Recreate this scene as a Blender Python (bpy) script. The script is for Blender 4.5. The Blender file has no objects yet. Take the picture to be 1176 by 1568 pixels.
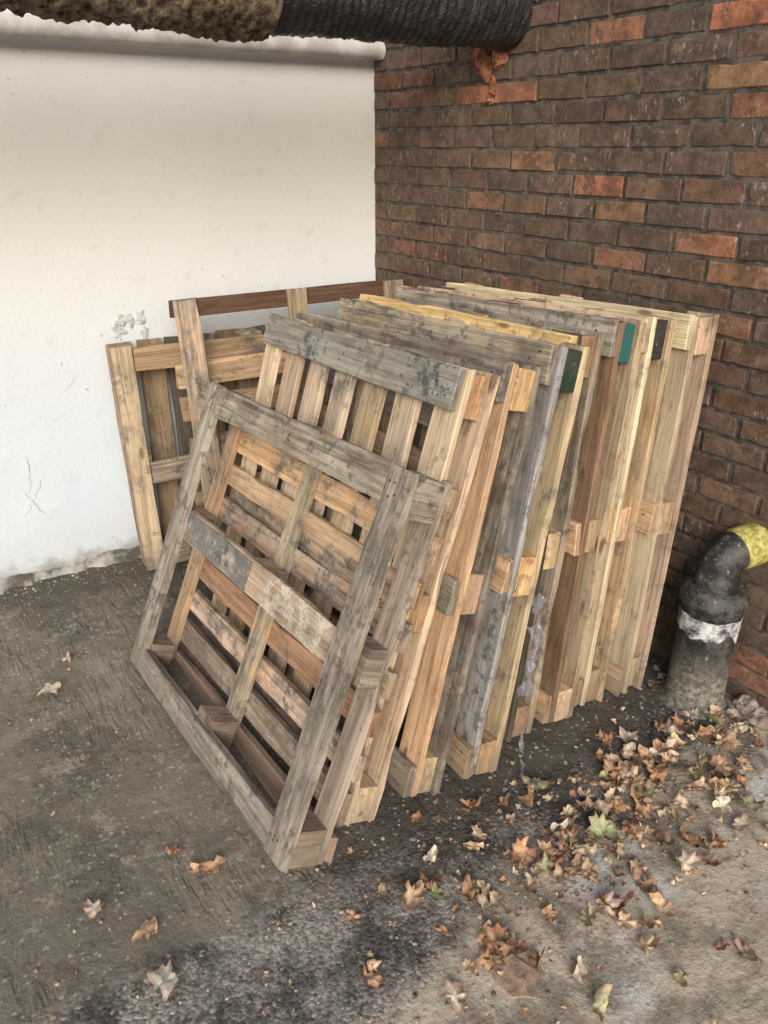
import bpy, bmesh, math, random
from mathutils import Vector, Matrix, noise
R = random.Random(11)
scene = bpy.context.scene
scene.view_settings.view_transform = 'Standard'
scene.view_settings.look = 'None'
scene.view_settings.exposure = 0

# ------------------------------------------------------------ helpers
def new_mat(name):
    m = bpy.data.materials.new(name); m.use_nodes = True
    nt = m.node_tree; nt.nodes.clear()
    out = nt.nodes.new('ShaderNodeOutputMaterial')
    b = nt.nodes.new('ShaderNodeBsdfPrincipled')
    nt.links.new(b.outputs[0], out.inputs[0])
    return m, nt, b
class G:
    def __init__(s, nt): s.nt = nt
    def n(s, t, **kw):
        nd = s.nt.nodes.new(t)
        for k, v in kw.items(): setattr(nd, k, v)
        return nd
    def set(s, sock, v):
        if isinstance(v, bpy.types.NodeSocket): s.nt.links.new(v, sock)
        elif v is not None:
            if sock.type == 'RGBA' and hasattr(v, '__len__') and len(v) == 3: v = (*v, 1)
            sock.default_value = v
    def noise(s, vec, scale, detail=4, rough=.55, dist=0):
        nd = s.n('ShaderNodeTexNoise'); s.set(nd.inputs['Vector'], vec)
        nd.inputs['Scale'].default_value = scale; nd.inputs['Detail'].default_value = detail
        nd.inputs['Roughness'].default_value = rough; nd.inputs['Distortion'].default_value = dist
        return nd.outputs['Fac']
    def voro(s, vec, scale, feature='F1', out='Distance'):
        nd = s.n('ShaderNodeTexVoronoi', feature=feature); s.set(nd.inputs['Vector'], vec)
        nd.inputs['Scale'].default_value = scale
        return nd.outputs[out]
    def math(s, op, a, b=None, c=None, clamp=False):
        nd = s.n('ShaderNodeMath', operation=op, use_clamp=clamp)
        s.set(nd.inputs[0], a)
        if b is not None: s.set(nd.inputs[1], b)
        if c is not None: s.set(nd.inputs[2], c)
        return nd.outputs[0]
    def mr(s, v, a, b, c=0, d=1, smooth=True):
        nd = s.n('ShaderNodeMapRange')
        if smooth: nd.interpolation_type = 'SMOOTHSTEP'
        s.set(nd.inputs['Value'], v); s.set(nd.inputs['From Min'], a); s.set(nd.inputs['From Max'], b)
        s.set(nd.inputs['To Min'], c); s.set(nd.inputs['To Max'], d)
        return nd.outputs[0]
    def mix(s, f, a, b, mode='MIX'):
        nd = s.n('ShaderNodeMix', data_type='RGBA', blend_type=mode)
        s.set(nd.inputs[0], f); s.set(nd.inputs[6], a); s.set(nd.inputs[7], b)
        return nd.outputs[2]
    def mapping(s, vec, scale=(1, 1, 1), rot=(0, 0, 0)):
        nd = s.n('ShaderNodeMapping'); s.set(nd.inputs['Vector'], vec)
        nd.inputs['Scale'].default_value = scale; nd.inputs['Rotation'].default_value = rot
        return nd.outputs[0]
    def bump(s, h, strength, dist, normal=None):
        nd = s.n('ShaderNodeBump'); s.set(nd.inputs['Height'], h)
        nd.inputs['Strength'].default_value = strength; nd.inputs['Distance'].default_value = dist
        if normal is not None: s.set(nd.inputs['Normal'], normal)
        return nd.outputs[0]
    def gray(s, v):
        nd = s.n('ShaderNodeCombineColor')
        for i in range(3): s.set(nd.inputs[i], v)
        return nd.outputs[0]

def link(name, me, mats, parent=None):
    o = bpy.data.objects.new(name, me); scene.collection.objects.link(o)
    for m in mats: me.materials.append(m)
    if parent: o.parent = parent
    return o

# ------------------------------------------------------------ materials
def wood_material():
    m, nt, b = new_mat('weathered_wood'); g = G(nt)
    uv = g.n('ShaderNodeUVMap', uv_map='UVMap').outputs[0]
    at = g.n('ShaderNodeAttribute', attribute_name='Col')
    pt = g.n('ShaderNodeAttribute', attribute_name='Pnt')
    geo = g.n('ShaderNodeNewGeometry').outputs['Position']
    wxa = at.outputs['Alpha']
    fine = g.noise(g.mapping(uv, (7, 210, 1)), 1, 2, .6)
    mid = g.noise(g.mapping(uv, (1.5, 42, 1)), 1, 4, .65, 1.1)
    kd = g.voro(g.mapping(uv, (3.3, 11, 1)), 1)
    knot = g.mr(kd, .05, .12, 1, 0)
    gr = g.math('ADD', g.math('MULTIPLY', fine, .45), g.math('MULTIPLY', mid, .9))
    val = g.mr(gr, .45, .92, .58, 1.26)
    col = g.mix(1, at.outputs['Color'], g.gray(val), 'MULTIPLY')
    col = g.mix(g.math('MULTIPLY', knot, .75), col, (.09, .045, .022))
    big = g.noise(geo, 8, 4, .68)
    st = g.noise(g.mapping(uv, (4, 14, 1)), 1, 5, .72)
    blo = g.noise(g.mapping(uv, (2.2, 5, 1)), 1, 6, .8)
    dust = g.math('MULTIPLY', g.mr(big, .35, .65, .08, .45), g.mr(wxa, 0, .5))
    col = g.mix(dust, col, g.mix(1, (.40, .345, .275), g.gray(val), 'MULTIPLY'))
    col = g.mix(g.mr(st, .5, .66, 0, .6), col, g.mix(1, col, (.55, .47, .40), 'MULTIPLY'))
    wmask = g.math('MULTIPLY', g.mr(g.math('ADD', g.math('ADD', g.math('MULTIPLY', big, .6), g.math('MULTIPLY', st, .4)), g.math('MULTIPLY', wxa, .45)), .59, .84), g.mr(wxa, 0, .35), clamp=True)
    greyw = g.mix(g.mr(st, .35, .65), (.45, .40, .33), (.18, .157, .13))
    greyw = g.mix(1, greyw, g.gray(g.mr(gr, .45, .92, .45, 1.35)), 'MULTIPLY')
    col = g.mix(g.math('MULTIPLY', wmask, .88), col, greyw)
    pn = g.noise(geo, 30, 4, .75)
    pm = g.mr(g.math('ADD', g.math('ADD', g.math('MULTIPLY', pn, .9), g.math('MULTIPLY', mid, .35)), pt.outputs['Alpha']), 1.02, 1.08)
    pcol = g.mix(g.math('MULTIPLY', g.mr(st, .4, .65), .4), pt.outputs['Color'], (.10, .095, .09))
    col = g.mix(g.math('MULTIPLY', pm, .92), col, pcol)
    mud = g.math('MULTIPLY', g.mr(g.math('ADD', g.math('MULTIPLY', pn, .35), g.math('MULTIPLY', blo, .65)), .54, .62), g.mr(wxa, 0, .6, .28, .68))
    col = g.mix(mud, col, (.115, .09, .068))
    dirt = g.math('MULTIPLY', g.mr(g.math('ADD', g.math('MULTIPLY', pn, .5), g.math('MULTIPLY', big, .5)), .53, .61), g.mr(wxa, 0, .6, .3, .62))
    col = g.mix(dirt, col, (.075, .06, .047))
    pale = g.math('MULTIPLY', g.mr(pn, .30, .38, .35, 0), g.mr(wxa, 0, .2))
    col = g.mix(pale, col, (.60, .53, .43))
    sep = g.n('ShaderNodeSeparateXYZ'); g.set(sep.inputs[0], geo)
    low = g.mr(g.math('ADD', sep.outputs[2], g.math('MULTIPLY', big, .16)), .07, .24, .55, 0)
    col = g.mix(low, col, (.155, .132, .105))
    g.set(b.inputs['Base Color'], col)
    b.inputs['Roughness'].default_value = .85
    b.inputs['Specular IOR Level'].default_value = .2
    g.set(b.inputs['Normal'], g.bump(gr, .5, .003))
    return m
WOOD = wood_material()

def ground_material():
    m, nt, b = new_mat('old_concrete'); g = G(nt)
    P = g.n('ShaderNodeNewGeometry').outputs['Position']
    sep = g.n('ShaderNodeSeparateXYZ'); g.set(sep.inputs[0], P)
    X, Y = sep.outputs[0], sep.outputs[1]
    n1 = g.noise(P, 1.5, 3, .6); n2 = g.noise(P, 7, 6, .7); n3 = g.noise(P, 48, 5, .75); n5 = g.noise(P, 3.1, 6, .74)
    Yw = g.math('ADD', Y, g.math('MULTIPLY', g.math('SUBTRACT', n5, .5), .55))
    Yw2 = g.math('ADD', Y, g.math('MULTIPLY', g.math('SUBTRACT', n2, .5), .25))
    slab = g.mix(g.mr(n2, .38, .62), (.165, .142, .108), (.265, .228, .176))
    slab = g.mix(g.mr(n1, .40, .58), slab, (.185, .162, .127))
    slab = g.mix(g.mr(n5, .50, .58, 0, .65), slab, (.105, .092, .072))
    slab = g.mix(g.mr(g.noise(P, 5, 5, .8), .56, .62, 0, .6), slab, (.34, .305, .25))
    dark = g.mix(g.mr(n2, .40, .60), (.075, .070, .063), (.28, .26, .23))
    light = g.mix(g.mr(n2, .38, .58), (.27, .232, .178), (.54, .475, .375))
    light = g.mix(g.mr(n1, .54, .60), light, (.60, .58, .535))
    light = g.mix(g.mr(n5, .53, .60, 0, .6), light, (.19, .165, .13))
    band = g.mr(g.math('ADD', Yw, g.math('MULTIPLY', X, -.12)), -2.10, -1.95)
    isdark = g.math('MULTIPLY', g.mr(Yw2, -1.90, -1.80, 1, 0), band)
    islight = g.math('SUBTRACT', 1, band)
    leftfade = g.mr(g.math('ADD', X, g.math('MULTIPLY', n5, .6)), -1.45, -1.0)
    light = g.mix(leftfade, g.mix(g.mr(n3, .42, .58), (.13, .113, .09), (.32, .28, .225)), light)
    col = g.mix(isdark, slab, dark)
    col = g.mix(g.math('MULTIPLY', islight, g.mr(Y, -1.9, -1.8, 1, 0)), col, light)
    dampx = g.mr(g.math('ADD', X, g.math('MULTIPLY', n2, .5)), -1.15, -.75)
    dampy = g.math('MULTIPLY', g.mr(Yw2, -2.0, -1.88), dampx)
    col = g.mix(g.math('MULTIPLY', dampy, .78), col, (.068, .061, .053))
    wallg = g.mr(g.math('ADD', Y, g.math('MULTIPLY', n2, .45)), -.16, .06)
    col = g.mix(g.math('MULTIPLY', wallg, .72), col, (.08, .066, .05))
    vc = g.n('ShaderNodeTexVoronoi'); g.set(vc.inputs['Vector'], P); vc.inputs['Scale'].default_value = 130
    vs = g.n('ShaderNodeSeparateColor'); g.set(vs.inputs[0], vc.outputs['Color'])
    agg = g.mr(vs.outputs[0], 0, 1, .6, 1.5)
    aggcol = g.mix(1, col, g.gray(agg), 'MULTIPLY')
    expo = g.math('ADD', g.mr(n5, .40, .6, .05, .35), g.math('MULTIPLY', isdark, .6), clamp=True)
    col = g.mix(expo, col, aggcol)
    col = g.mix(g.math('MULTIPLY', g.mr(vs.outputs[1], .96, .98), .5), col, (.5, .45, .38))
    col = g.mix(g.mr(n3, .56, .68, 0, .55), col, (.08, .068, .054))
    col = g.mix(g.mr(n3, .28, .42, .3, 0), col, (.52, .47, .38))
    g.set(b.inputs['Base Color'], col)
    g.set(b.inputs['Roughness'], g.mr(g.math('ADD', n2, g.math('MULTIPLY', isdark, -.15)), .2, .6, .5, .93))
    b.inputs['Specular IOR Level'].default_value = .3
    rid = g.noise(g.mapping(P, (30, 6, 1), (0, 0, .16)), 1, 2, .6, .4)
    rmask = g.math('MULTIPLY', g.mr(g.noise(P, 2.6, 2, .6), .46, .56, .1, 1), g.mr(Y, -1.95, -1.8))
    rid = g.math('MULTIPLY', g.mr(rid, .35, .6), rmask)
    h = g.math('ADD', g.math('MULTIPLY', n3, .8), g.math('MULTIPLY', n2, 2.0))
    h = g.math('ADD', h, g.math('MULTIPLY', rid, .6))
    h = g.math('ADD', h, g.math('MULTIPLY', vc.outputs['Distance'], g.mr(expo, 0, 1, 0, -.4)))
    g.set(b.inputs['Normal'], g.bump(h, .7, .010))
    return m

def brick_material():
    m, nt, b = new_mat('brick_faces'); g = G(nt)
    P = g.n('ShaderNodeNewGeometry').outputs['Position']
    at = g.n('ShaderNodeAttribute', attribute_name='Col')
    n1 = g.noise(P, 20, 6, .75); n2 = g.noise(P, 2.4, 3, .6); n3 = g.noise(P, 110, 2, .7)
    col = g.mix(1, at.outputs['Color'], g.gray(g.mr(n1, .32, .68, .6, 1.35)), 'MULTIPLY')
    col = g.mix(g.mr(n2, .45, .62, 0, .4), col, (.115, .090, .069))
    blot = g.mr(g.noise(P, 9, 5, .78), .52, .60)
    col = g.mix(g.math('MULTIPLY', blot, .6), col, (.065, .050, .039))
    col = g.mix(g.mr(n3, .60, .72, 0, .4), col, (.30, .235, .18))
    wh = g.math('MULTIPLY', g.mr(g.noise(g.mapping(P, (60, 60, 30)), 1, 4, .8), .57, .65), g.mr(g.noise(P, 3.7, 2), .48, .58))
    col = g.mix(g.math('MULTIPLY', wh, .5), col, (.45, .42, .38))
    g.set(b.inputs['Base Color'], col)
    b.inputs['Roughness'].default_value = .88; b.inputs['Specular IOR Level'].default_value = .25
    g.set(b.inputs['Normal'], g.bump(g.math('ADD', n1, g.math('MULTIPLY', n3, .4)), .8, .005))
    return m

def simple(name, c1, c2, scale, rough=.8, bs=.5, bd=.004, spec=.3, metal=0, detail=5):
    m, nt, b = new_mat(name); g = G(nt)
    P = g.n('ShaderNodeNewGeometry').outputs['Position']
    n = g.noise(P, scale, detail, .68)
    g.set(b.inputs['Base Color'], g.mix(g.mr(n, .36, .64), c1, c2))
    b.inputs['Roughness'].default_value = rough; b.inputs['Specular IOR Level'].default_value = spec
    b.inputs['Metallic'].default_value = metal
    g.set(b.inputs['Normal'], g.bump(n, bs, bd))
    return m

def plaster_material():
    m, nt, b = new_mat('white_painted_render'); g = G(nt)
    P = g.n('ShaderNodeNewGeometry').outputs['Position']
    sep = g.n('ShaderNodeSeparateXYZ'); g.set(sep.inputs[0], P)
    n1 = g.noise(P, 1.2, 3, .6); n2 = g.noise(P, 14, 5, .65); n3 = g.noise(P, 80, 3, .6)
    col = g.mix(g.mr(n1, .35, .65), (.62, .70, .785), (.66, .72, .78))
    col = g.mix(g.mr(sep.outputs[2], .45, 1.5), col, (.74, .735, .70))
    col = g.mix(g.mr(n2, .55, .7, 0, .16), col, (.40, .39, .37))
    zz = g.math('ADD', sep.outputs[2], g.math('MULTIPLY', n2, .2))
    col = g.mix(g.mr(zz, .10, .42, .22, 0), col, (.40, .38, .34))
    col = g.mix(g.mr(zz, .10, .19, .8, 0), col, (.25, .23, .205))
    dots = g.mr(g.noise(P, 38, 1, .5), .75, .78)
    col = g.mix(g.math('MULTIPLY', dots, .5), col, (.3, .28, .25))
    g.set(b.inputs['Base Color'], col)
    b.inputs['Roughness'].default_value = .7; b.inputs['Specular IOR Level'].default_value = .3
    h = g.math('ADD', g.math('MULTIPLY', n1, 3), g.math('ADD', g.math('MULTIPLY', n2, .6), g.math('MULTIPLY', n3, .35)))
    g.set(b.inputs['Normal'], g.bump(h, .5, .009))
    return m

def vcol_material(name, rough=.7, trans=0, nscale=60):
    m, nt, b = new_mat(name); g = G(nt)
    P = g.n('ShaderNodeNewGeometry').outputs['Position']
    at = g.n('ShaderNodeAttribute', attribute_name='Col')
    n = g.noise(P, nscale, 3, .7)
    g.set(b.inputs['Base Color'], g.mix(1, at.outputs['Color'], g.gray(g.mr(n, .3, .7, .6, 1.25)), 'MULTIPLY'))
    b.inputs['Roughness'].default_value = rough; b.inputs['Specular IOR Level'].default_value = .3
    g.set(b.inputs['Normal'], g.bump(n, .4, .003))
    return m

# ------------------------------------------------------------ ground
me = bpy.data.meshes.new('ground')
me.from_pydata([(-60, -60, 0), (60, -60, 0), (60, 60, 0), (-60, 60, 0)], [], [(0, 1, 2, 3)])
link('ground', me, [ground_material()])

# ------------------------------------------------------------ white wall
def boxmesh(bm, x0, x1, y0, y1, z0, z1):
    vs = [bm.verts.new(p) for p in [(x0,y0,z0),(x1,y0,z0),(x1,y1,z0),(x0,y1,z0),(x0,y0,z1),(x1,y0,z1),(x1,y1,z1),(x0,y1,z1)]]
    for f in [(0,3,2,1),(4,5,6,7),(0,1,5,4),(1,2,6,5),(2,3,7,6),(3,0,4,7)]: bm.faces.new([vs[i] for i in f])
    return vs
WALL_K = .056
bm = bmesh.new()
boxmesh(bm, -7, .0, 0, .22, -.05, 2.7)
me = bpy.data.meshes.new('white_wall'); bm.to_mesh(me); bm.free()
PLASTER = plaster_material()
white_wall = link('white_wall', me, [PLASTER])
bm = bmesh.new()
prev = None
N = 420
for i in range(N + 1):
    x = -6.5 + 6.5 * i / N
    w = .045 + .06 * noise.noise(Vector((x * 3, 0, 0))) + .03 * noise.noise(Vector((x * 17, 3, 0))) + .012 * noise.noise(Vector((x * 60, 3, 0)))
    hh = .024 + .018 * noise.noise(Vector((x * 5, 7, 0))) + .010 * noise.noise(Vector((x * 40, 7, 0)))
    w = max(w, .006); hh = max(hh, .004)
    row = [bm.verts.new((x, -w, .0)), bm.verts.new((x, -w * .75, hh * .45)), bm.verts.new((x, -w * .3, hh * .9)), bm.verts.new((x, .001, hh * 1.2))]
    if prev:
        for k in range(3): bm.faces.new([prev[k], row[k], row[k+1], prev[k+1]])
    prev = row
me = bpy.data.meshes.new('mortar_fillet'); bm.to_mesh(me); bm.free()
link('mortar_fillet', me, [simple('fillet_mortar', (.10, .09, .075), (.42, .41, .38), 13, .9, .6, .006)], white_wall)
def crack(bm, pts, w):
    prev = None
    for i, (x, z) in enumerate(pts):
        ww = w * (.4 + .8 * R.random())
        a = bm.verts.new((x - ww, -.0012, z)); c = bm.verts.new((x + ww, -.0012, z))
        if prev: bm.faces.new([prev[0], prev[1], c, a])
        prev = (a, c)
bm = bmesh.new()
def walk(x, z, dx, dz, n, w):
    pts = []
    for i in range(n):
        pts.append((x, z)); x += dx + R.uniform(-.006, .006); z += dz
    crack(bm, pts, w)
walk(-1.53, .50, -.001, -.011, 14, .0012)
walk(-1.56, .36, .004, -.010, 12, .0012)
walk(-1.50, .40, -.005, -.009, 16, .0009)
walk(-1.30, .78, -.006, -.006, 9, .0014)
walk(-1.42, .62, .008, .004, 10, .0008)
me = bpy.data.meshes.new('cracks'); bm.to_mesh(me); bm.free()
link('cracks', me, [simple('crack_dark', (.22, .2, .18), (.4, .38, .36), 30, .9)], white_wall)
bm = bmesh.new()
for k in range(16):
    cx, cz = -1.10 + R.uniform(-.06, .07), .935 + R.uniform(-.03, .04)
    r = R.uniform(.014, .03)
    mtx = Matrix.Translation((cx, .001, cz)) @ Matrix.Rotation(R.uniform(0, 3), 4, 'Y') @ Matrix.Diagonal((r, .006, r * R.uniform(.35, .8), 1))
    bmesh.ops.create_icosphere(bm, subdivisions=3, radius=1, matrix=mtx)
for v in bm.verts: v.co += Vector((noise.noise(v.co * 90), .3*noise.noise(v.co * 70), noise.noise(v.co * 80 + Vector((5, 0, 0))))) * .009
me = bpy.data.meshes.new('plaster_scar'); bm.to_mesh(me); bm.free()
link('plaster_scar', me, [simple('scar_plaster', (.38, .38, .38), (.64, .67, .69), 40, .8)], white_wall)

# ------------------------------------------------------------ brick wall
wt = Vector((WALL_K, -1, 0)).normalized(); wn = Vector((-1, -WALL_K, 0)).normalized()
def WP(t, z, off=0): return wt * t + wn * off + Vector((0, 0, z))
bm = bmesh.new()
cl = bm.loops.layers.float_color.new('Col')
PH, PL = .0675, .2
orange_pts = [(.712,1.707),(.90,1.707),(1.541,1.718),(.826,1.503),(1.134,1.441),(1.239,1.375),(1.557,1.317),(1.531,1.854),(1.113,1.849),(1.30,1.245),(1.70,1.245)]
def brick_col():
    r = R.random()
    if r < .52: c = (.128, .088, .064)
    elif r < .87: c = (.150, .092, .064)
    elif r < .99: c = (.180, .096, .063)
    else: c = (.23, .108, .066)
    j = R.uniform(.78, 1.18)
    return (c[0]*j, c[1]*j, c[2]*j*R.uniform(.9,1.1), 1)
for r in range(0, 41):
    zc = .0235 + PH * r
    ph = (r % 2) * PL * .5 + R.uniform(-.016, .016)
    t = -PL + ph
    while t < 6.5:
        PLr = PL + R.uniform(-.006, .006)
        L = PLr - .010
        t0, t1 = max(t, .002), t + L
        if t1 > .03:
            z0, z1 = zc - PH/2 + .005 + R.uniform(-.0015, .0015), zc + PH/2 - .005 + R.uniform(-.0015, .0015)
            z0 = max(z0, -.02)
            d = .005 + R.uniform(-.0022, .0025); tl = [R.uniform(-.0014, .0014) for _ in range(4)]
            a0, a1 = t0 + R.uniform(-.001, .002), t1 + R.uniform(-.002, .002)
            nseg = 6; e = .0028
            c = brick_col()
            for (ot, oz) in orange_pts:
                if t <= ot < t + PLr and abs(oz - zc) < PH/2: c = (.33*R.uniform(.72,1.1), .142, .08, 1)
            ring = []
            for i in range(nseg): ring.append((a0+(a1-a0)*i/nseg, z0))
            for i in range(2): ring.append((a1, z0+(z1-z0)*i/2))
            for i in range(nseg): ring.append((a1-(a1-a0)*i/nseg, z1))
            for i in range(2): ring.append((a0, z1-(z1-z0)*i/2))
            ca, cz_ = (a0+a1)/2, (z0+z1)/2
            B_, M_, F_ = [], [], []
            for (a, z) in ring:
                nb = R.uniform(0, .0014) + (.004 if R.random() < .06 else 0)
                sa, sz = (1 if a < ca else -1), (1 if z < cz_ else -1)
                B_.append(bm.verts.new(WP(a, z, -.004)))
                M_.append(bm.verts.new(WP(a+sa*nb*(abs(a-ca) > (a1-a0)*.45), z+sz*nb*(abs(z-cz_) > (z1-z0)*.3), d-e)))
                ea = e+nb
                F_.append(bm.verts.new(WP(a+sa*ea*(abs(a-ca) > (a1-a0)*.45), z+sz*ea*(abs(z-cz_) > (z1-z0)*.3), d+tl[(a > ca)*1+(z > cz_)*2])))
            fs = [bm.faces.new(F_)]
            n_ = len(ring)
            for k in range(n_):
                q = (k + 1) % n_
                fs.append(bm.faces.new([M_[k], M_[q], F_[q], F_[k]])); fs.append(bm.faces.new([B_[k], B_[q], M_[q], M_[k]]))
            for f in fs:
                for l in f.loops: l[cl] = c
        t += PLr
me = bpy.data.meshes.new('bricks'); bm.to_mesh(me); bm.free()
bm = bmesh.new()
ps = [WP(0, -.05), WP(6.6, -.05), WP(6.6, 2.75), WP(0, 2.75)]
pb = [p - wn * .24 for p in ps]
va = [bm.verts.new(p) for p in ps]; vb = [bm.verts.new(p) for p in pb]
bm.faces.new(va); bm.faces.new(vb[::-1])
for k in range(4): bm.faces.new([va[k], vb[k], vb[(k+1)%4], va[(k+1)%4]])
me2 = bpy.data.meshes.new('brick_wall'); bm.to_mesh(me2); bm.free()
brick_wall = link('brick_wall', me2, [simple('mortar', (.05, .043, .036), (.135, .118, .098), 25, .95, .6, .005)])
link('bricks', me, [brick_material()], brick_wall)

# ------------------------------------------------------------ pallets
TAN=(.58,.41,.245); PALE=(.74,.58,.395); ORG=(.64,.41,.215); GREY=(.36,.31,.245); DARK=(.12,.10,.078); BRN=(.36,.24,.145); RED=(.50,.28,.17); PINK=(.66,.47,.33); FRESH=(.78,.56,.27)
class Pallet:
    def __init__(s, name, O, es, eh, seed):
        s.bm = bmesh.new(); s.col = s.bm.loops.layers.float_color.new('Col'); s.pnt = s.bm.loops.layers.float_color.new('Pnt')
        s.uv = s.bm.loops.layers.uv.new('UVMap'); s.name = name
        es = Vector(es).normalized(); eh = Vector(eh); eh = (eh - es * eh.dot(es)).normalized(); ed = es.cross(eh)
        s.O = Vector(O); s.e = (es, eh, ed); s.r = random.Random(seed)
    def board(s, s0, s1, h0, h1, d0, d1, axis, tint, wx=.3, paint=None, pa=None, jit=.0022):
        r = s.r; lo = [s0, h0, d0]; hi = [s1, h1, d1]
        ca = [a for a in range(3) if a != axis]
        L = hi[axis] - lo[axis]; n = max(1, int(L / .09))
        f = r.uniform(.68, 1.18); tint = tuple(c * f * r.uniform(.95, 1.05) for c in tint)
        wx = max(0, min(1, wx + (r.uniform(-.3, .25) if wx > .01 else 0)))
        bow = r.uniform(-.005, .005); skew = r.uniform(-.010, .010) if L > .3 else 0
        rings = []
        for i in range(n + 1):
            u = i / n; ring = []
            for (p, q) in ((0,0),(1,0),(1,1),(0,1)):
                c = [0,0,0]; c[axis] = lo[axis] + L*u
                if L > .3 and (i == 0 or i == n): c[axis] += r.uniform(-.005, .005)
                c[ca[0]] = (hi if p else lo)[ca[0]]; c[ca[1]] = (hi if q else lo)[ca[1]]
                wide = ca[0] if (hi[ca[0]]-lo[ca[0]]) > (hi[ca[1]]-lo[ca[1]]) else ca[1]
                thin = 3 - axis - wide
                c[wide] += skew * (u - .5) + bow * math.sin(math.pi*u)*.8 + r.uniform(-jit, jit)
                if r.random() < .06: c[wide] += (1 if c[wide] < (lo[wide]+hi[wide])/2 else -1) * r.uniform(.003, .010)
                c[thin] += r.uniform(-jit, jit) * .35
                ring.append((s.bm.verts.new(s.O + s.e[0]*c[0] + s.e[1]*c[1] + s.e[2]*c[2]), c))
            rings.append(ring)
        ou, ov = r.uniform(0, 50), r.uniform(0, 50)
        pa = pa or (lambda u: -.5)
        pc = paint or (0, 0, 0)
        def face(items, end=False):
            try: fc = s.bm.faces.new([v for v, c in items])
            except ValueError: return
            for l, (v, c) in zip(fc.loops, items):
                dk = .72 if end and L > .2 else 1
                l[s.col] = (tint[0]*dk, tint[1]*dk, tint[2]*dk, wx)
                u = (c[axis] - lo[axis]) / L
                l[s.pnt] = (*pc, pa(u))
                if end: l[s.uv].uv = (c[ca[0]]*3 + ou, c[ca[1]] + ov)
                else: l[s.uv].uv = (c[axis] + ou, c[ca[0]] + c[ca[1]] + ov)
        for i in range(n):
            for k in range(4):
                q = (k+1) % 4
                face([rings[i][k], rings[i][q], rings[i+1][q], rings[i+1][k]])
        face(rings[0][::-1], True); face(rings[n], True)
    def nails(s, sc, hc, d, n=2):
        for _ in range(n):
            a, b_ = sc + s.r.uniform(-.025, .025), hc + s.r.uniform(-.025, .025); q = .0030
            vs = []
            for k in range(6):
                p = (a + q*math.cos(k*1.047), b_ + q*math.sin(k*1.047), d)
                vs.append(s.bm.verts.new(s.O + s.e[0]*p[0] + s.e[1]*p[1] + s.e[2]*p[2]))
            f = s.bm.faces.new(vs)
            for l in f.loops: l[s.col] = (.03, .022, .018, 0); l[s.pnt] = (0,0,0,-.5); l[s.uv].uv = (a, b_)
    def done(s):
        bmesh.ops.recalc_face_normals(s.bm, faces=s.bm.faces)
        me = bpy.data.meshes.new(s.name); s.bm.to_mesh(me); s.bm.free()
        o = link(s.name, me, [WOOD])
        bv = o.modifiers.new('bevel', 'BEVEL'); bv.width = .0022; bv.segments = 1; bv.limit_method = 'ANGLE'; bv.angle_limit = math.radians(50)
        return o

W1, H1, T1 = 1.09, .96, .14
p = Pallet('wooden_pallet', (-1.384, -1.83, .058), (-.042, 1.084, -.055), (.392, 0, .865), 1)
bw = .088
white = (.64, .60, .52)
p.board(0, bw, 0, H1, 0, .02, 1, GREY, .95, white, lambda u: .27)
p.board(W1-bw, W1, 0, H1, 0, .02, 1, GREY, .85)
p.board(bw+.002, W1-bw-.002, H1-.092, H1-.002, .001, .021, 0, (.36,.29,.20), .7)
p.board(bw+.002, W1-bw-.002, .002, .08, .001, .021, 0, (.34,.32,.29), .9, (.34,.35,.35), lambda u: .32)
p.board(bw*.6, W1-bw*.6, .46, .555, .0225, .042, 0, (.46,.37,.25), .5, (.68,.62,.49), lambda u: .42 if .08<u<.48 else .0)
p.board(bw+.13*3.6, W1-bw*.9, .463, .552, .0213, .0222, 0, (.3,.27,.22), .5, (.19,.19,.195), lambda u: .42)
for sc, st in ((.002, ORG), ((W1-.1)/2, BRN), (W1-.102, BRN)):
    for hc in (.003, .46, H1-.103):
        d0 = .043 if hc == .46 else .022
        p.board(sc, sc+.1, hc, hc+.095, d0, .099, 2, (.22,.17,.115) if sc < .01 else st, .5)
        if d0 < .03: p.nails(sc+.05, hc+.05, -.002, 4)
for sc in (.004, W1/2-.034, W1-.08):
    p.board(sc, sc+.068, .004, H1-.004, .1, .119, 1, TAN if sc > .01 else GREY, .45, (.6,.56,.48), (lambda u: .32) if .3 < sc < .8 else None)
n = 9
for i in range(n):
    hc = .006 + i * (H1-.09)/(n-1)
    t = [PINK, BRN, PINK, RED, TAN, RED, TAN, ORG, TAN][i]
    p.board(.0, W1, hc, hc+.066+.006*(i%2), .1205, .14, 0, t, .28, (.62,.57,.5), (lambda u: .27) if i in (1,2) else None)
p.done()

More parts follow.
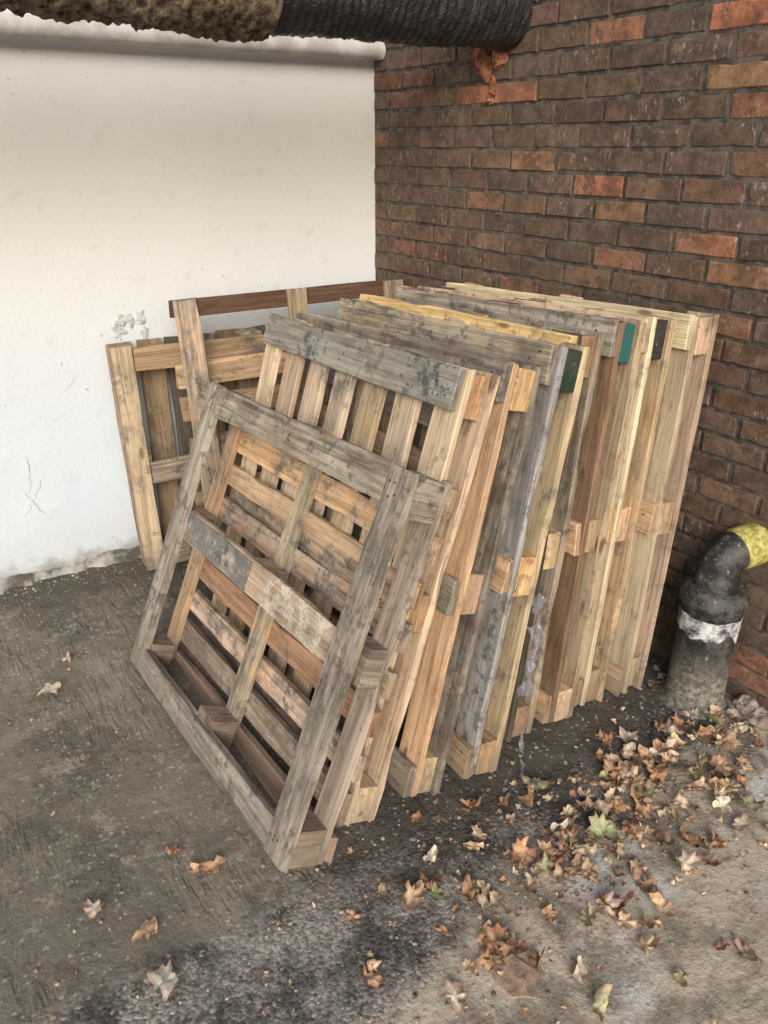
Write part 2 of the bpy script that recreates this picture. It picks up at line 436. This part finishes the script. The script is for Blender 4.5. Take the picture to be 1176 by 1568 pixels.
def stack(seed, xb, xt, yr, w, h, th, face_t, slat_ts, edge_t, rear_t, block_t, wx, ns=6, skew=0, topblock=None, toppaint=None, edgepaint=None, tilt=-.045, wtop=None):
    sn = (xt - xb) / h; cs = math.sqrt(1 - sn*sn)
    p = Pallet('wooden_pallet', (xb, yr, th*sn + .004), (skew, 1, tilt), (sn, 0, cs), seed)
    r = p.r; B = .085
    for k, hc in enumerate((.002, h*.5-.045, h-.095)):
        pt_ = toppaint if (k == 2 and toppaint) else ((0,0,0), None)
        p.board(.004, w-.01, hc, hc+.092, 0, .019, 0, face_t[k], wx if (k < 2 or wtop is None) else wtop, pt_[0], pt_[1])
        for sc in (.05, w/2, w-.06): p.nails(sc, hc+.045, -.002, 3)
    sw = .092 if ns <= 7 else .075
    for i in range(ns):
        sc = i*(w-sw)/(ns-1)
        ep = edgepaint if (edgepaint and i == 0) else (None, None)
        p.board(sc+r.uniform(-.004,.004)*(i>0), sc+sw, r.uniform(0,.006), h-r.uniform(0,.01), .02, .038, 1, slat_ts[i % len(slat_ts)] if i else edge_t, wx*.8, ep[0], ep[1])
    for si, sc in enumerate((.004, w/2-.045, w-.1)):
        for hi_, hc in enumerate((.004, h*.5-.05, h-.108)):
            t = block_t[hi_ % len(block_t)]; pc, pf = None, None
            if topblock and si == 0 and hi_ == 2: pc, pf = topblock, (lambda u: .6)
            p.board(sc+(r.uniform(-.009, .012) if si == 0 else 0), sc+.095, hc, hc+.1+r.uniform(-.006,.006), .039, th-.0205, 0, t, .1, pc, pf)
    for k, sc in enumerate((.001, w/2-.045, w-.09)):
        p.board(sc+(r.uniform(-.004,.004) if k == 0 else 0), sc+B, .0, h-.002, th-.0195, th, 1, rear_t, wx)
    for k, hc in enumerate((.15, .27, .39, .62, .74, .86)):
        p.board(B+.004, w-B-.004, hc*h, hc*h+.08, th-.018, th-.001, 0, face_t[k % 3], wx)
    return p.done()

TH = .114
stack(2, -1.205, -.845, -1.775, 1.02, 1.145, TH, [GREY, TAN, (.44,.41,.35)], [PALE, PALE, TAN, PALE, PALE], PALE, PALE, [PINK, ORG, ORG], .2, 7, .01, toppaint=((.10,.13,.14), lambda u: .22+.2*math.sin(u*11+.3)), wtop=.4)
stack(3, -1.015, -.722, -1.785, 1.03, 1.13, TH, [GREY, GREY, (.38,.30,.19)], [GREY, BRN, TAN], TAN, DARK, [TAN, TAN, ORG], .35, 6, -.012, wtop=.6)
stack(4, -.835, -.602, -1.80, 1.02, 1.15, TH, [TAN, TAN, (.47,.36,.22)], [GREY, TAN], (.38,.38,.36), PALE, [ORG, ORG, DARK], .2, 6, .012, topblock=(.012,.04,.022), edgepaint=((.17,.22,.235), lambda u: .36), wtop=.5)
stack(5, -.655, -.474, -1.735, .99, 1.14, TH, [GREY, DARK, FRESH], [TAN, GREY], DARK, TAN, [BRN, TAN, BRN], .3, 6, -.02, wtop=.05)
stack(6, -.50, -.347, -1.745, .99, 1.16, TH, [TAN, TAN, GREY], [TAN, PINK], BRN, PINK, [PINK, TAN, DARK], .2, 6, -.01, topblock=(.015,.14,.13), wtop=.5)
stack(7, -.370, -.215, -1.74, 1.0, 1.15, TH, [TAN, TAN, PALE], [PALE, TAN], PALE, TAN, [TAN, TAN, DARK], .16, 6, -.03, topblock=(.02,.02,.02))
stack(8, -.215, -.075, -1.765, 1.03, 1.15, TH, [PALE, TAN, (.80,.65,.43)], [PALE, PALE], PALE, PINK, [PINK, TAN, PINK], .08, 6, -.05)

p = Pallet('wooden_pallet', (-.12, -.20, .008), (-1, 0, 0), (0, .05, .89), 21)
w, h = 1.08, .89
p.board(w-.075, w, 0, h, .0, .02, 1, PALE, .45, (.08,.08,.09), lambda u: .12)
p.board(0, .09, 0, h, .0, .02, 1, TAN, .5)
for hc in (.0, .36, h-.1): p.board(.092, w-.078, hc, hc+.085, .001, .02, 0, (.48,.32,.19) if hc else GREY, .35)
for sc in (w-.09, w/2-.05, .004):
    for hc in (.004, h/2-.05, h-.1): p.board(sc, sc+.085, hc, hc+.095, .0215, .09, 0, BRN, .4)
for sc in (.004, w/2-.045, w-.09): p.board(sc, sc+.08, .0, h-.002, .091, .109, 1, BRN, .5)
for i in range(10):
    sc = .004 + i*.108
    p.board(sc, sc+.094, .003, h-.004, .11, .128, 1, [BRN, DARK, BRN][i%3], .3)
p.done()
p = Pallet('wooden_pallet', (-.05, -.44, .012), (-1, 0, 0), (0, .15, 1.06), 22)
w, h = .95, 1.065
p.board(w-.088, w, 0, h, .0, .02, 1, TAN, .75)
p.board(.0, .085, 0, h, .0, .02, 1, BRN, .6)
p.board(w/2-.04, w/2+.04, 0, h, .0, .02, 1, TAN, .6)
p.board(.0, w-.005, h-.062, h-.002, .022, .10, 0, (.15,.09,.06), 0)
p.board(.0, w-.005, h*.46, h*.46+.07, .022, .10, 0, BRN, .3)
p.board(.0, w-.005, .002, .07, .022, .10, 0, BRN, .4)
for hc in (.12, .24, .36, .58, .70): p.board(.0, w-.002, hc*h, hc*h+.09, .101, .12, 0, [BRN, TAN][int(hc*50)%2], .4)
p.done()

# shreds of pallet wrap caught between the pallets
def shred(bm, pts, w, seed):
    prev = None; pts = [Vector(q) for q in pts]; K = 14; M = K*(len(pts)-1)
    for i in range(M+1):
        f = i/K; k = min(int(f), len(pts)-2); c = pts[k].lerp(pts[k+1], f-k)
        ang = 3*noise.noise(Vector((i*.10, seed, 0)))
        sd = Vector((math.cos(ang), .35*math.sin(ang)-.2, .3*math.sin(ang))).normalized()
        ww = w*max(.12, .5+1.2*noise.noise(Vector((i*.16, seed+4, 2))))
        row = []
        for j in range(9):
            q = c + sd*((j/8-.5)*ww)
            q = q + Vector((noise.noise(q*60), noise.noise(q*60+Vector((9,0,0))), noise.noise(q*50+Vector((0,9,0)))))*.014
            q.z = max(q.z, .004); row.append(bm.verts.new(q))
        if prev:
            for j in range(8): bm.faces.new([prev[j], prev[j+1], row[j+1], row[j]]).smooth = True
        prev = row
film, nt, b = new_mat('plastic_film')
b.inputs['Base Color'].default_value = (.42, .45, .54, 1); b.inputs['Roughness'].default_value = .08
b.inputs['Alpha'].default_value = .26; b.inputs['Specular IOR Level'].default_value = 1.0
bm = bmesh.new()
shred(bm, [(-.575,-1.745,.49), (-.59,-1.77,.40), (-.60,-1.775,.31), (-.62,-1.775,.2)], .05, 3)
shred(bm, [(-.58,-1.77,.45), (-.605,-1.785,.35), (-.615,-1.785,.28)], .03, 5)
shred(bm, [(-.64,-1.795,.09), (-.66,-1.83,.01), (-.69,-1.86,.005), (-.66,-1.89,.005)], .014, 7)
shred(bm, [(-.70,-1.83,.02), (-.74,-1.85,.005), (-.72,-1.88,.004)], .010, 9)
me = bpy.data.meshes.new('plastic_film'); bm.to_mesh(me); bm.free()
link('plastic_film', me, [film])

# ------------------------------------------------------------ soil pipe
def lathe(bm, c, prof, axis=(0,0,1), seg=40):
    q = Vector((0,0,1)).rotation_difference(Vector(axis)); c = Vector(c); prev = None
    for (rr, z) in prof:
        row = [bm.verts.new(c + q @ Vector((rr*math.cos(a*2*math.pi/seg), rr*math.sin(a*2*math.pi/seg), z))) for a in range(seg)]
        if prev:
            for k in range(seg): bm.faces.new([prev[k], prev[(k+1)%seg], row[(k+1)%seg], row[k]]).smooth = True
        prev = row
    return prev
def pipe_mat():
    m, nt, b = new_mat('painted_iron'); g = G(nt)
    P = g.n('ShaderNodeNewGeometry').outputs['Position']; sep = g.n('ShaderNodeSeparateXYZ'); g.set(sep.inputs[0], P)
    n = g.noise(P, 22, 6, .75); n2 = g.noise(P, 60, 4, .7)
    col = g.mix(g.mr(n, .42, .66), (.022, .022, .022), (.10, .095, .088))
    z = g.math('ADD', sep.outputs[2], g.math('MULTIPLY', n, .22))
    col = g.mix(g.mr(z, .18, .34, 1, 0), col, g.mix(g.mr(n2, .4, .6), (.10, .095, .08), (.25, .235, .20)))
    col = g.mix(g.mr(n2, .62, .70, 0, .75), col, (.42, .40, .36))
    g.set(b.inputs['Base Color'], col); g.set(b.inputs['Roughness'], g.mr(n, .3, .7, .35, .7))
    g.set(b.inputs['Normal'], g.bump(g.math('ADD', n, n2), .5, .004))
    return m
PIPE = pipe_mat()
pc = Vector((.0, -1.875, 0))
bm = bmesh.new()
lathe(bm, pc, [(.112,-.01),(.10,.004),(.092,.012),(.086,.02),(.084,.1),(.083,.2),(.083,.335),(.09,.345),(.095,.352),(.095,.375),(.088,.385),(.087,.40),(.072,.407),(.058,.41)])
me = bpy.data.meshes.new('soil_pipe'); bm.to_mesh(me); bm.free()
soil = link('soil_pipe', me, [PIPE])
bm = bmesh.new()
path = []
for i in range(5): path.append((Vector((0,0,.40+.05*i/4)), Vector((0,0,1))))
for i in range(1, 13):
    a = i/12*math.radians(82); rb = .062
    path.append((Vector((rb-rb*math.cos(a), 0, .45+rb*math.sin(a))), Vector((math.sin(a),0,math.cos(a)))))
e = path[-1]
for i in range(1, 6): path.append((e[0]+e[1]*.016*i, e[1]))
prev = None; dirw = Vector((1, -.22, 0)).normalized(); sidev = Vector((0,0,1)).cross(dirw)
for idx, (c, tg) in enumerate(path):
    cc = pc + dirw*c.x + Vector((0,0,c.z)); tt = dirw*tg.x + Vector((0,0,tg.z)); nn = tt.cross(sidev).normalized()
    rr = .063 if idx < 3 else .056
    if idx == 3: rr = .059
    if idx >= len(path)-6: rr = .062
    row = [bm.verts.new(cc + (sidev*math.cos(k*math.pi/16) + nn*math.sin(k*math.pi/16))*rr) for k in range(32)]
    if prev:
        for k in range(32):
            f = bm.faces.new([prev[k], prev[(k+1)%32], row[(k+1)%32], row[k]]); f.smooth = True
            f.material_index = 1 if idx >= len(path)-6 else 0
    prev = row
me = bpy.data.meshes.new('elbow'); bm.to_mesh(me); bm.free()
link('elbow', me, [PIPE, simple('yellow_tape', (.28, .24, .06), (.62, .56, .20), 60, .5)], soil)
bm = bmesh.new(); seg = 60
rows = []
for j, z in enumerate((.262, .275, .295, .312, .322)):
    row = []
    for k in range(seg):
        a = 2*math.pi*k/seg; nz = noise.noise(Vector((math.cos(a)*2.2, math.sin(a)*2.2, 0)))*.03 + noise.noise(Vector((math.cos(a)*9, math.sin(a)*9, j*.3)))*.008
        rr = .0845 + (.0012 if j in (0, 4) else .002) + .0012*noise.noise(Vector((math.cos(a)*12, math.sin(a)*12, z*60)))
        zz = z + (nz if j < 2 else nz*.2)
        row.append(bm.verts.new(pc + Vector((rr*math.cos(a), rr*math.sin(a), zz))))
    rows.append(row)
for A_, B_ in zip(rows, rows[1:]):
    for k in range(seg): bm.faces.new([A_[k], A_[(k+1)%seg], B_[(k+1)%seg], B_[k]]).smooth = True
me = bpy.data.meshes.new('tape_band'); bm.to_mesh(me); bm.free()
link('tape_band', me, [simple('torn_tape', (.05,.05,.05), (.68, .69, .71), 24, .4)], soil)

# ------------------------------------------------------------ overhead pipes
def tube(name, x0, x1, yc, zc, rfun, mat, seg=48, step=.012, yz=None):
    bm = bmesh.new(); prev = None; n = int((x1-x0)/step)
    for i in range(n+1):
        x = x0 + (x1-x0)*i/n; row = []
        for k in range(seg):
            a = 2*math.pi*k/seg; rr = rfun(x, a)
            row.append(bm.verts.new((x, yc + rr*math.cos(a), zc + rr*math.sin(a))))
        if prev:
            for k in range(seg): bm.faces.new([prev[k], prev[(k+1)%seg], row[(k+1)%seg], row[k]]).smooth = True
        else: bm.faces.new(row)
        prev = row
    bm.faces.new(prev[::-1])
    me = bpy.data.meshes.new(name); bm.to_mesh(me); bm.free()
    return link(name, me, [mat])
def rblack(x, a):
    q = Vector((x*24, math.cos(a)*3.2, math.sin(a)*3.2))
    return .119 + .0014*math.sin(x*2*math.pi/.026+2.2*math.sin(a*2)+4*noise.noise(Vector((x*5, math.cos(a), math.sin(a))))) + .010*noise.noise(Vector((x*5, math.cos(a)*2, math.sin(a)*2))) + .006*noise.noise(q) + .004*noise.noise(q*2.4)
def rlag(x, a):
    q = Vector((x*7, math.cos(a)*1.6, math.sin(a)*1.6))
    bul = .020 if -1.16 < x < -.80 else .006
    return .112 + bul + .018*noise.noise(q) + .012*noise.noise(q*4) + .008*noise.noise(q*11)
m, nt, b = new_mat('bitumen_wrap'); g = G(nt)
P = g.n('ShaderNodeNewGeometry').outputs['Position']
vv = g.voro(g.mapping(P, (60, 60, 60)), 1, 'DISTANCE_TO_EDGE'); nn_ = g.noise(P, 40, 4, .7)
g.set(b.inputs['Base Color'], g.mix(g.mr(vv, .0, .09, .5, 0), g.mix(nn_, (.007,.007,.007), (.028,.027,.026)), (.055,.053,.05)))
g.set(b.inputs['Roughness'], g.mr(nn_, .35, .65, .35, .7))
g.set(b.inputs['Normal'], g.bump(g.math('ADD', g.mr(vv, 0, .1, .6, 0), nn_), .6, .004))
pipe = tube('insulated_pipe', -.88, .046, -.75, 1.95, rblack, m, step=.004)
lagm = simple('old_lagging', (.028,.021,.015), (.22,.17,.115), 38, .95, 1, .012)
tube('lagging', -6.5, -.80, -.75, 1.947, rlag, lagm, step=.008).parent = pipe
bm = bmesh.new()
for (t, z, r_) in ((.66,1.80,.035),(.68,1.775,.022),(.70,1.745,.013),(.70,1.715,.017),(.655,1.825,.04),(.73,1.815,.028),(.61,1.82,.02),(.695,1.69,.011)):
    bmesh.ops.create_icosphere(bm, subdivisions=3, radius=r_, matrix=Matrix.Translation(WP(t, z, .008)) @ Matrix.Diagonal((.7, 1, 1.25, 1)))
for v in bm.verts: v.co += Vector((noise.noise(v.co*45), noise.noise(v.co*45+Vector((7,0,0))), noise.noise(v.co*45+Vector((0,7,0)))))*.018
for f in bm.faces: f.smooth = True
me = bpy.data.meshes.new('foam_filler'); bm.to_mesh(me); bm.free()
link('foam_filler', me, [simple('orange_foam', (.14,.055,.03), (.36,.165,.085), 45, .8)], pipe)
def rcond(x, a): return .031 + .0012*noise.noise(Vector((x*9, math.cos(a), math.sin(a))))
tube('painted_conduit', -6.8, -.005, -.06, 1.885, rcond, simple('conduit_paint', (.44,.41,.37), (.62,.60,.57), 9, .5, .3, .003), seg=28, step=.03)

# ------------------------------------------------------------ leaves
def outline(kind):
    pts = []
    n = 24; ph = R.uniform(-.2,.2); amp = R.uniform(.03,.07)
    for k in range(n):
        a = 2*math.pi*k/n
        if kind == 0:
            rr = .42 + amp*math.cos(5*(a-math.pi/2+ph)) + .035*math.cos(11*a+ph*9) + .05*math.sin(a*2+ph*20)
            if abs(a-1.5*math.pi) < .3: rr = .22
        elif kind == 1:
            rr = .36/math.sqrt((math.cos(a)/.75)**2+(math.sin(a)/1.35)**2)*1.0 + .02*(k%2)
        else:
            rr = .35
        rr *= R.uniform(.80, 1.18) if kind < 2 else R.uniform(.45, 1.35)
        pts.append((rr*math.cos(a), rr*math.sin(a)))
    return pts
bm = bmesh.new(); cl = bm.loops.layers.float_color.new('Col')
LC = [(.58,.44,.28),(.64,.52,.36),(.48,.31,.18),(.44,.26,.14),(.34,.21,.12),(.57,.40,.25),(.24,.16,.10),(.50,.46,.27),(.68,.58,.44),(.62,.49,.32)]
def leaf(x, y, size, col=None, kind=None, z=None, rot=None):
    c = col or R.choice(LC); j = R.uniform(.8,1.2); c = (c[0]*j, c[1]*j, c[2]*j, 1)
    rot = R.uniform(0, 6.28) if rot is None else rot
    if kind is None: kind = R.choice((0,0,1,2))
    shp = outline(kind); asp = R.uniform(.62, 1)
    kx, ky = R.uniform(-.6,1.2), R.uniform(-.6,1.2)
    fa = R.uniform(0, 3.14); fold = R.uniform(0, .7); seed = R.uniform(0, 99)
    tilt = Matrix.Rotation(R.uniform(-.4,.4), 3, 'X') @ Matrix.Rotation(R.uniform(-.4,.4), 3, 'Y')
    def pos(a, b_):
        zz = kx*a*a + ky*b_*b_ + fold*abs(a*math.cos(fa)+b_*math.sin(fa)) + .30*noise.noise(Vector((a*4, b_*4, seed))) + .10*noise.noise(Vector((a*11, b_*11, seed)))
        return tilt @ Vector((a*asp, b_, zz))
    cen = pos(0, 0)
    inner = [pos(a*.5, b_*.5) for a, b_ in shp]; outer = [pos(a, b_) for a, b_ in shp]
    mn = min(v.z for v in inner+outer+[cen])
    M = Matrix.Rotation(rot, 3, 'Z'); base = Vector((x, y, (R.uniform(.001,.004) if z is None else z)))
    mk = lambda v: bm.verts.new(base + M @ (Vector((v.x, v.y, (v.z-mn)*.85))*size))
    cv = mk(cen); iv = [mk(v) for v in inner]; ov = [mk(v) for v in outer]; n = len(shp)
    es = R.uniform(.6, 1.05)
    for k in range(n):
        q = (k+1) % n
        for f in (bm.faces.new([cv, iv[k], iv[q]]), bm.faces.new([iv[k], ov[k], ov[q], iv[q]])):
            f.smooth = True
            for l in f.loops:
                sh = es if l.vert in (ov[k], ov[q]) else 1.0
                l[cl] = (c[0]*sh, c[1]*sh*sh, c[2]*sh*sh, 1)
    if kind < 2 and R.random() < .5:
        s0 = M @ Vector((0,-.3*size,.05*size)); s1 = M @ Vector((.1*size,-.85*size,.03*size)); pr = M @ Vector((.02*size,0,0))
        f = bm.faces.new([bm.verts.new(base+s0-pr), bm.verts.new(base+s0+pr), bm.verts.new(base+s1+pr*.5), bm.verts.new(base+s1-pr*.5)])
        for l in f.loops: l[cl] = (.3,.2,.12,1)
for i in range(150):
    x = R.triangular(-1.35, .04, -.35); y = -2.02 - .12*abs(x) + R.gauss(0, .10)
    leaf(x, y, R.uniform(.028,.072), z=R.uniform(.001,.008))
for i in range(150):
    x = R.triangular(-1.45, .04, -.5); y = -2.04 - .12*abs(x) + R.gauss(0, .13)
    leaf(x, y, R.uniform(.012,.030), kind=2)
for i in range(50):
    leaf(R.uniform(-.85, .03), R.uniform(-2.5, -1.92), R.uniform(.03,.07))
for i in range(90):
    leaf(R.uniform(-1.75,-.1), R.gauss(-2.17,.2), R.uniform(.010,.028), kind=2)
for i in range(50):
    leaf(R.uniform(-2.3,-1.3), R.uniform(-2.2,-.2), R.uniform(.008,.022), kind=2)
GRN=(.46,.50,.28); PAL=(.66,.56,.42); RUS=(.57,.38,.23)
for (x, y, s_, c) in ((-1.17,-.11,.10,PAL),(-1.60,-.64,.055,PAL),(-1.69,-.80,.075,(.6,.5,.36)),(-1.49,-1.70,.075,RUS),(-1.53,-1.68,.05,RUS),(-1.68,-1.78,.075,RUS),(-1.76,-1.66,.065,PAL),(-1.68,-1.91,.08,(.42,.41,.34)),
    (-1.80,-1.95,.045,PAL),(-.05,-1.98,.11,GRN),(-.20,-1.94,.09,PAL),(-.68,-1.90,.085,(.55,.58,.36)),(-.72,-1.93,.07,RUS),(-1.09,-2.03,.05,(.42,.48,.22)),(-.78,-2.27,.09,(.5,.33,.19)),(-.28,-2.0,.09,PAL),(-.33,-1.90,.08,PAL),(-.38,-1.86,.045,RUS),(-.74,-2.06,.07,PAL),
    (-.60,-2.04,.09,PAL),(-.64,-2.11,.09,GRN),(-.88,-2.12,.07,PAL),(-.50,-2.10,.09,RUS),(-1.05,-2.2,.07,RUS),(-1.0,-1.83,.045,RUS),(-1.28,-1.98,.04,RUS),(-1.56,-1.60,.045,RUS),(-.10,-2.06,.09,RUS),(-.62,-2.5,.07,PAL),(-.25,-2.25,.08,(.5,.5,.32)),(-.42,-2.0,.10,PAL),(-.85,-2.05,.08,RUS),(-1.2,-2.25,.07,PAL),(-1.32,-2.12,.05,RUS),(-.95,-2.35,.06,PAL)):
    leaf(x, y, s_, c, kind=0)
me = bpy.data.meshes.new('fallen_leaves'); bm.to_mesh(me); bm.free()
link('fallen_leaves', me, [vcol_material('dry_leaf', .7)])

# ------------------------------------------------------------ pebbles / rubble
bm = bmesh.new(); cl = bm.loops.layers.float_color.new('Col')
def peb(x, y, s_, c):
    mtx = Matrix.Translation((x, y, s_*.25)) @ Matrix.Rotation(R.uniform(0,6), 4, 'Z') @ Matrix.Diagonal((s_, s_*R.uniform(.6,1), s_*R.uniform(.35,.7), 1))
    g_ = bmesh.ops.create_icosphere(bm, subdivisions=1, radius=1, matrix=mtx)
    fs = set()
    for v in g_['verts']:
        v.co += Vector((R.uniform(-.2,.2), R.uniform(-.2,.2), R.uniform(-.15,.15)))*s_
        for f in v.link_faces: fs.add(f)
    for f in fs:
        for l in f.loops: l[cl] = (*c, 1)
PC = [(.28,.24,.19),(.40,.35,.28),(.17,.15,.12),(.48,.44,.37),(.36,.26,.18)]
for i in range(1500):
    if R.random() < .65: x, y = R.uniform(-2.2, 0), R.gauss(-2.05, .22)
    else: x, y = R.uniform(-2.5, -.1), R.uniform(-2.6, -.05)
    peb(x, y, R.choice((.0015,.002,.0025,.003,.004,.006)), R.choice(PC))
for i in range(220):
    peb(R.uniform(-2.6,-1.0), R.uniform(-.16,-.03), R.choice((.002,.004,.006)), R.choice(PC))
for i in range(60):
    peb(R.uniform(-.02,.09), R.uniform(-2.6,-1.7), R.uniform(.006,.02), R.choice(PC))
me = bpy.data.meshes.new('gravel'); bm.to_mesh(me); bm.free()
link('gravel', me, [vcol_material('stone', .9, nscale=150)])
for (x, y, a, b_, c_) in ((.08,-2.05,.07,.035,.022),(.095,-1.99,.04,.025,.03),(.10,-2.18,.05,.03,.02)):
    bm = bmesh.new(); bmesh.ops.create_icosphere(bm, subdivisions=4, radius=1, matrix=Matrix.Diagonal((b_,a,c_,1)))
    for v in bm.verts: v.co += v.co.normalized()*(.016*noise.noise(v.co*30+Vector((x*9,y,0)))+.006*noise.noise(v.co*90))+Vector((x,y,.006))
    me = bpy.data.meshes.new('mortar_lump'); bm.to_mesh(me); bm.free()
    link('mortar_lump', me, [simple('lump', (.22,.18,.14), (.42,.36,.30), 30, .9, .9, .008)])
bm = bmesh.new()
vs = [(-1.10,-2.245),(-1.075,-2.238),(-1.045,-2.228),(-1.035,-2.26),(-1.02,-2.29),(-1.04,-2.31),(-1.06,-2.33),(-1.085,-2.315),(-1.105,-2.30),(-1.108,-2.27)]
top = [bm.verts.new((x+R.uniform(-.006,.006), y+R.uniform(-.006,.006), .004)) for x, y in vs]; bot = [bm.verts.new((x, y, -.01)) for x, y in vs]
bm.faces.new(top)
for k in range(10): bm.faces.new([bot[k], bot[(k+1)%10], top[(k+1)%10], top[k]])
bmesh.ops.recalc_face_normals(bm, faces=bm.faces)
me = bpy.data.meshes.new('brick_fragment'); bm.to_mesh(me); bm.free()
link('brick_fragment', me, [simple('brick_bit', (.26,.19,.145), (.48,.33,.24), 45, .9, .8, .006)])

# ------------------------------------------------------------ light
S = Vector((-.46, -.83, .48)).normalized()
sun = bpy.data.lights.new('sun', 'SUN'); sun.energy = 2.05; sun.angle = math.radians(30); sun.color = (1, .972, .93)
so = bpy.data.objects.new('sun', sun); scene.collection.objects.link(so)
so.rotation_euler = (-S).to_track_quat('-Z', 'Y').to_euler(); so.location = S*8
w = bpy.data.worlds.new('World'); scene.world = w; w.use_nodes = True
nt = w.node_tree; bg = nt.nodes['Background']
sky = nt.nodes.new('ShaderNodeTexSky'); sky.sky_type = 'NISHITA'; sky.sun_disc = False
sky.sun_elevation = math.asin(S.z); sky.sun_rotation = math.atan2(S.x, S.y)
sky.dust_density = 3; sky.air_density = 1.0
nt.links.new(sky.outputs[0], bg.inputs[0]); bg.inputs[1].default_value = .15

# ------------------------------------------------------------ camera
cam = bpy.data.cameras.new('camera'); cam.sensor_fit = 'HORIZONTAL'; cam.sensor_width = 36; cam.lens = 36.73
cam.clip_start = .05; cam.clip_end = 300
co = bpy.data.objects.new('camera', cam); scene.collection.objects.link(co)
co.location = (-1.855, -3.027, 1.55)
co.rotation_euler = (math.radians(65), 0, math.radians(-32.1))
scene.camera = co
